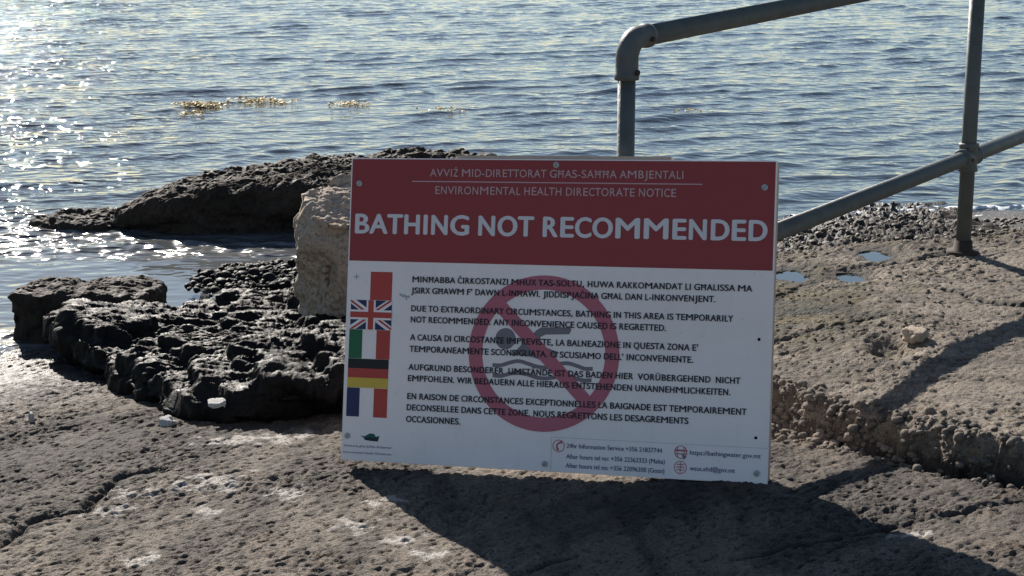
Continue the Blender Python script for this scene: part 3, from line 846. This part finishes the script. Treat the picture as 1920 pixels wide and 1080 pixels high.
# flags of the five languages
fl = decal
fl("malta_flag_print", [(R_(-.5247, -.4606, .4466, .525), 1, 'fred'),
    (R_(-.5685, -.5655, .502, .518), 1, 'smudge'), (R_(-.575, -.559, .5085, .5115), 1.5, 'smudge')])
u0, u1, v0, v1 = -.5808, -.4588, .3645, .4458
cu, cv = (u0+u1)/2, (v0+v1)/2
def diag(a, b, w, lay, mt):
    d = Vector((b[0]-a[0], b[1]-a[1])).normalized(); n = Vector((-d.y, d.x))*w/2
    return ([(a[0]-n.x, a[1]-n.y), (b[0]-n.x, b[1]-n.y), (b[0]+n.x, b[1]+n.y), (a[0]+n.x, a[1]+n.y)], lay, mt)
def clip_poly(poly, lay, mt):
    for ax, lim, sg in ((0, u0, 1), (0, u1, -1), (1, v0, 1), (1, v1, -1)):
        out = []
        for i in range(len(poly)):
            p, q = poly[i], poly[(i+1) % len(poly)]; ip, iq = (p[ax]-lim)*sg >= 0, (q[ax]-lim)*sg >= 0
            if ip: out.append(p)
            if ip != iq:
                t = (lim-p[ax])/(q[ax]-p[ax]); out.append((p[0]+(q[0]-p[0])*t, p[1]+(q[1]-p[1])*t))
        poly = out
    return (poly, lay, mt)
fl("british_flag_print", [(R_(u0, u1, v0, v1), 1, 'fblue'), clip_poly(*diag((u0, v0), (u1, v1), .017, 2, 'white')), clip_poly(*diag((u0, v1), (u1, v0), .017, 2.3, 'white')),
    clip_poly(*diag((u0, v0-.002), (cu, cv-.002), .0055, 3, 'fred')), clip_poly(*diag((cu, cv+.002), (u1, v1+.002), .0055, 3, 'fred')),
    clip_poly(*diag((u0, v1-.002), (cu, cv-.002), .0055, 3.3, 'fred')), clip_poly(*diag((cu, cv+.002), (u1, v0+.002), .0055, 3.3, 'fred')),
    (R_(u0, u1, cv-.0135, cv+.0135), 4, 'white'), (R_(cu-.0135, cu+.0135, v0, v1), 4.4, 'white'),
    (R_(u0, u1, cv-.008, cv+.008), 5, 'fred'), (R_(cu-.008, cu+.008, v0, v1), 5.4, 'fred')])
fl("italian_flag_print", [(R_(-.5825, -.5435, .2832, .3637), 1, 'fgreen'), (R_(-.5018, -.4612, .2832, .3637), 1, 'fred')])
fl("german_flag_print", [(R_(-.5830, -.4627, .256, .2826), 1, 'fblack'), (R_(-.5830, -.4627, .230, .256), 1, 'fred'), (R_(-.5830, -.4627, .2025, .230), 1, 'fgold')])
fl("french_flag_print", [(R_(-.5836, -.5455, .1218, .2018), 1, 'fblue'), (R_(-.5035, -.4631, .1218, .2018), 1, 'fred')])

# swimmer pictogram under the prohibition ring
sw = [(circ(-.128, .3527, .0288), 1, 'grey')]
sw += [([(-.1138, .3095), (-.0942, .3253), (-.0797, .3415), (-.0579, .3628), (-.041, .3791), (-.0288, .3867), (.054, .3894), (.0556, .3811), (.0498, .3708), (-.0157, .3676), (-.0291, .3609),
        (-.0325, .3516), (-.0195, .3352), (.0233, .3211), (.0114, .3075), (-.013, .2957), (-.0382, .302), (-.0635, .3095)], 1, 'grey')]
sw += stroke([(-.1621, .2802), (-.138, .2804), (-.113, .2887), (-.088, .2935), (-.0627, .2877), (-.0374, .281), (-.0124, .2793), (.0122, .2858), (.0343, .292), (.054, .2923), (.0789, .2856), (.0962, .2803), (.1182, .281)], .0105, 1, 'grey')
sw += stroke([(-.1611, .2522), (-.1369, .2515), (-.1119, .2586), (-.0868, .2613), (-.0616, .2582), (-.0363, .2513), (-.0113, .2499), (.0134, .2541), (.0355, .2591), (.0528, .2594), (.0752, .2524), (.095, .2489), (.1158, .2505)], .0105, 1, 'grey')
decal("swimmer_pictogram", sw)
RC = (-.0206, .3165)
pr = ringp(*RC, .172, .2105, 2, 'ring', 96)
dd = Vector((1, -1.0)).normalized()
pr.append(diag((RC[0]-dd.x*.175, RC[1]-dd.y*.175), (RC[0]+dd.x*.175, RC[1]+dd.y*.175), .036, 2.4, 'ring'))
decal("prohibition_ring", pr)

# lettering
LINES = [
    ('AVVIŻ MID-DIRETTORAT GĦAS-SAĦĦA AMBJENTALI', -0.3606, 0.3473, 0.8024, 0.0222, 'thin'),
    ('ENVIRONMENTAL HEALTH DIRECTORATE NOTICE', -0.3434, 0.3294, 0.7545, 0.0228, 'thin'),
    ('BATHING NOT RECOMMENDED', -0.5741, 0.5722, 0.6599, 0.0558, 'title'),
    ('MINĦABBA ĊIRKOSTANZI MHUX TAS-SOLTU, HUWA RAKKOMANDAT LI GĦALISSA MA', -0.4005, 0.5389, 0.5075, 0.0171, 'body'),
    ("JSIRX GĦAWM F' DAWN L-INĦAWI. JIDDISPJAĊINA GĦAL DAN L-INKONVENJENT.", -0.4026, 0.4432, 0.4769, 0.0172, 'body'),
    ('DUE TO EXTRAORDINARY CIRCUMSTANCES, BATHING IN THIS AREA IS TEMPORARILY', -0.4009, 0.4911, 0.4274, 0.0172, 'body'),
    ('NOT RECOMMENDED. ANY INCONVENIENCE CAUSED IS REGRETTED.', -0.4014, 0.3140, 0.3971, 0.0173, 'body'),
    ("A CAUSA DI CIRCOSTANZE IMPREVISTE, LA BALNEAZIONE IN QUESTA ZONA E'", -0.4014, 0.4008, 0.3481, 0.0173, 'body'),
    ("TEMPORANEAMENTE SCONSIGLIATA. CI SCUSIAMO DELL' INCONVENIENTE.", -0.4018, 0.3894, 0.3161, 0.0173, 'body'),
    ('AUFGRUND BESONDERER  UMSTÄNDE IST DAS BADEN HIER  VORÜBERGEHEND  NICHT', -0.4032, 0.5157, 0.2661, 0.0172, 'body'),
    ('EMPFOHLEN. WIR BEDAUERN ALLE HIERAUS ENTSTEHENDEN UNANNEHMLICHKEITEN.', -0.4037, 0.4907, 0.2353, 0.0172, 'body'),
    ('EN RAISON DE CIRCONSTANCES EXCEPTIONNELLES LA BAIGNADE EST TEMPORAIREMENT', -0.4037, 0.5343, 0.1860, 0.0173, 'body'),
    ('DECONSEILLEE DANS CETTE ZONE. NOUS REGRETTONS LES DESAGREMENTS', -0.4042, 0.3818, 0.1552, 0.0174, 'body'),
    ('OCCASIONNES.', -0.4047, -0.2484, 0.1231, 0.0178, 'body'),
    ('24hr Information Service +356 21837744', 0.0534, 0.3140, 0.0734, 0.0129, 'small'),
    ('After hours tel no: +356 22363333 (Malta)', 0.0531, 0.3223, 0.0449, 0.0129, 'small'),
    ('After hours tel no: +356 22096300 (Gozo)', 0.0525, 0.3218, 0.0205, 0.0129, 'small'),
    ('https://bathingwater.gov.mt', 0.3881, 0.5749, 0.0730, 0.0126, 'small'),
    ('wsus.ehd@gov.mt', 0.3897, 0.5088, 0.0318, 0.0126, 'small'),
    ('Direttorat għas-Saħħa Ambjentali', -0.5861, -0.4464, 0.0407, 0.0060, 'tiny'),
    ('Environmental Health Directorate', -0.5871, -0.4458, 0.0226, 0.0060, 'tiny'),
]
STY = dict(thin=('ptext', .008, 2.5), title=('wtext', .034, 2.5), body=('ink', .028, 4), small=('navy', .006, 2), tiny=('navy', .0, 2))
ADV = dict(A=.579, B=.544, C=.533, D=.615, E=.488, F=.459, G=.631, H=.623, I=.252, J=.319, K=.52, L=.42, M=.855, N=.646, O=.662, P=.517, Q=.673, R=.543, S=.459, T=.487,
           U=.642, V=.567, W=.89, X=.519, Y=.487, Z=.468)
ADV.update({' ': .226, '.': .252, ',': .25, "'": .22, '-': .306, 'Ħ': .64, 'Ċ': .533, 'Ż': .468, 'Ä': .579, 'Ü': .642})
SIDE = {k: (.012, .012) for k in "AVWTYXÄ"}
SIDE.update({k: (.085, .085) for k in "HNMUIÜ"}); SIDE.update({k: (.045, .045) for k in "OQ"}); SIDE.update({k: (.045, .03) for k in "CGSĊZŻ"})
SIDE.update({k: (.085, .035) for k in "BDEFKLPR"}); SIDE.update({'Ħ': (.03, .03), 'J': (.03, .075)})
GLYPH = {}
def raw_text(s):
    cu_ = bpy.data.curves.new("lettering", 'FONT'); cu_.body = s; cu_.size = 1.0; cu_.resolution_u = 4
    to = bpy.data.objects.new("lettering", cu_); COL.objects.link(to)
    dg = bpy.context.evaluated_depsgraph_get(); dg.update()
    me = bpy.data.meshes.new_from_object(to.evaluated_get(dg))
    bpy.data.objects.remove(to); bpy.data.curves.remove(cu_)
    V_ = coords(me); T_ = np.array([p.vertices[:] for p in me.polygons if len(p.vertices) == 3])
    bpy.data.meshes.remove(me)
    return V_, T_
BASE = {'Ħ': 'H', 'Ċ': 'C', 'Ż': 'Z'}
def glyph(ch):
    Vg, Tg = raw_text(BASE.get(ch, ch))
    x0, x1, y1 = Vg[:, 0].min(), Vg[:, 0].max(), Vg[:, 1].max()
    if ch == 'Ħ': bx0, bx1, by0, by1 = x0-.10, x1+.10, y1*.74, y1*.85
    elif ch in 'ĊŻ': bx0, bx1, by0, by1 = (x0+x1)/2-.06, (x0+x1)/2+.06, y1+.08, y1+.20
    else: return Vg, Tg
    k = len(Vg)
    return np.vstack([Vg, [[bx0, by0, 0], [bx1, by0, 0], [bx1, by1, 0], [bx0, by1, 0]]]), np.vstack([Tg, [[k, k+1, k+2], [k, k+2, k+3]]])
def caps_text(s):
    """capitals set with the even widths of a narrow humanist sans"""
    VV_, TT_, pen, nv = [], [], 0.0, 0
    for ch in s:
        if ch != ' ':
            if ch not in GLYPH: GLYPH[ch] = glyph(ch)
            Vg, Tg = GLYPH[ch]; lo, hi = Vg[:, 0].min(), Vg[:, 0].max(); l_, r_2 = SIDE.get(ch, (.06, .06))
            w = (ADV[ch]-l_-r_2)*1.12 if ch not in ".,'" else hi-lo
            q = Vg.copy(); q[:, 0] = (pen+l_)*1.12 + (Vg[:, 0]-lo)*w/(hi-lo)
            VV_.append(q); TT_.append(Tg+nv); nv += len(q)
        pen += ADV[ch]
    return np.concatenate(VV_), np.concatenate(TT_)
def text_mesh(s, u0, u1, vc, cap, sty, u_width=None):
    mt, off, lay = STY[sty]
    C, tris = caps_text(s) if s.upper() == s else raw_text(s)
    sx_ = (u1-u0)/(C[:, 0].max()-C[:, 0].min()); sy_ = cap/0.73
    VV_, FF_ = [], []
    shifts = [(0, 0), (1, 0), (-1, 0), (0, .6), (0, -.6)] if off > 0 else [(0, 0)]
    for k, (du, dv) in enumerate(shifts):                      # print weight: overlapping passes of the same outline
        VV_.append(np.stack([u0+(C[:, 0]-C[:, 0].min())*sx_ + du*off*cap/0.73, np.full(len(C), -0.0006*lay-0.00008*k), vc-cap/2+C[:, 1]*sy_ + dv*off*cap/0.73], 1))
        FF_.append(tris + k*len(C))
    me = np_mesh("lettering", np.concatenate(VV_), np.concatenate(FF_), False)
    o = obj("lettering", me, M[mt], sign)
    return o
for ln in LINES: text_mesh(*ln)

# footer box, icons, logo
decal("footer_rule", [(R_(.0141, .5931, .0928, .0937), 1, 'smudge'), (R_(.0106, .0116, .006, .0928), 1, 'smudge')])
ph = ringp(.0312, .0707, .0145, .0168, 1, 'ring', 36)
ph += stroke([(.0375, .0815), (.0285, .076), (.0262, .069), (.0285, .062)], .0048, 1.5, 'ring')
ph += [(circ(.0375, .0805, .0035, 14), 2, 'ring'), (circ(.0292, .0615, .0035, 14), 2, 'ring')]
decal("telephone_icon", ph)
gl = ringp(.364, .072, .0150, .0172, 1, 'ring', 36)
gl += [(R_(.347, .381, .0735, .0785), 1.5, 'ring'), (R_(.349, .379, .066, .0685), 1.5, 'ring')]
gl += stroke([(.356, .0865), (.3545, .072), (.3565, .0575)], .002, 2, 'ring') + stroke([(.372, .0865), (.3735, .072), (.3715, .0575)], .002, 2, 'ring')
gl += [([(.366, .067), (.380, .061), (.373, .052)], 2.5, 'grey')]
decal("globe_icon", gl)
ml = ringp(.3641, .0315, .0150, .0172, 1, 'ring', 36)
ml += stroke([(.354, .038), (.3641, .0405), (.374, .038)], .0025, 1.5, 'ring') + stroke([(.353, .0315), (.3641, .033), (.375, .0315)], .0025, 1.5, 'ring') + stroke([(.354, .025), (.3641, .0255), (.374, .025)], .0025, 1.5, 'ring')
ml += stroke([(.3641, .045), (.3641, .018)], .002, 2, 'ring')
decal("mail_icon", ml)
decal("logo_print", [([(-.5385, .0696), (-.5256, .0687), (-.5115, .077), (-.4986, .0762), (-.4936, .0689), (-.4824, .071), (-.4867, .0558), (-.5076, .0562), (-.5253, .0582), (-.5290, .0640)], 1, 'teal'),
                     ([(-.5235, .0655), (-.485, .0655), (-.4878, .0565), (-.5076, .0568), (-.5240, .0588)], 1.6, 'ink')])
decal("scuff_mark", stroke([(-.438, .466), (-.430, .461), (-.422, .459), (-.408, .4585)], .006, 1, 'smudge') + stroke([(-.425, .465), (-.418, .456), (-.417, .449)], .004, 1.4, 'smudge'))

for (u, v) in [(-.5681, .7696), (-.0016, .8253), (.5634, .771), (-.5772, .0675), (-.0057, .0207), (.5658, .0275)]:
    bm = bmesh.new()
    sweep(bm, [(u, -.0006, v), (u, -.0026, v), (u, -.0036, v), (u, -.0037, v), (u, -.0022, v)], [.0085, .0085, .0068, .0036, .0026], 18)
    bmesh.ops.recalc_face_normals(bm, faces=bm.faces)
    s_ = bm_obj("screw", bm, M['screw'], sign)
for (u, v) in [(.5609, .375), (.5606, .1193)]:
    decal("drill_hole", [(circ(u, v, .0042, 16), 1, 'hole')])
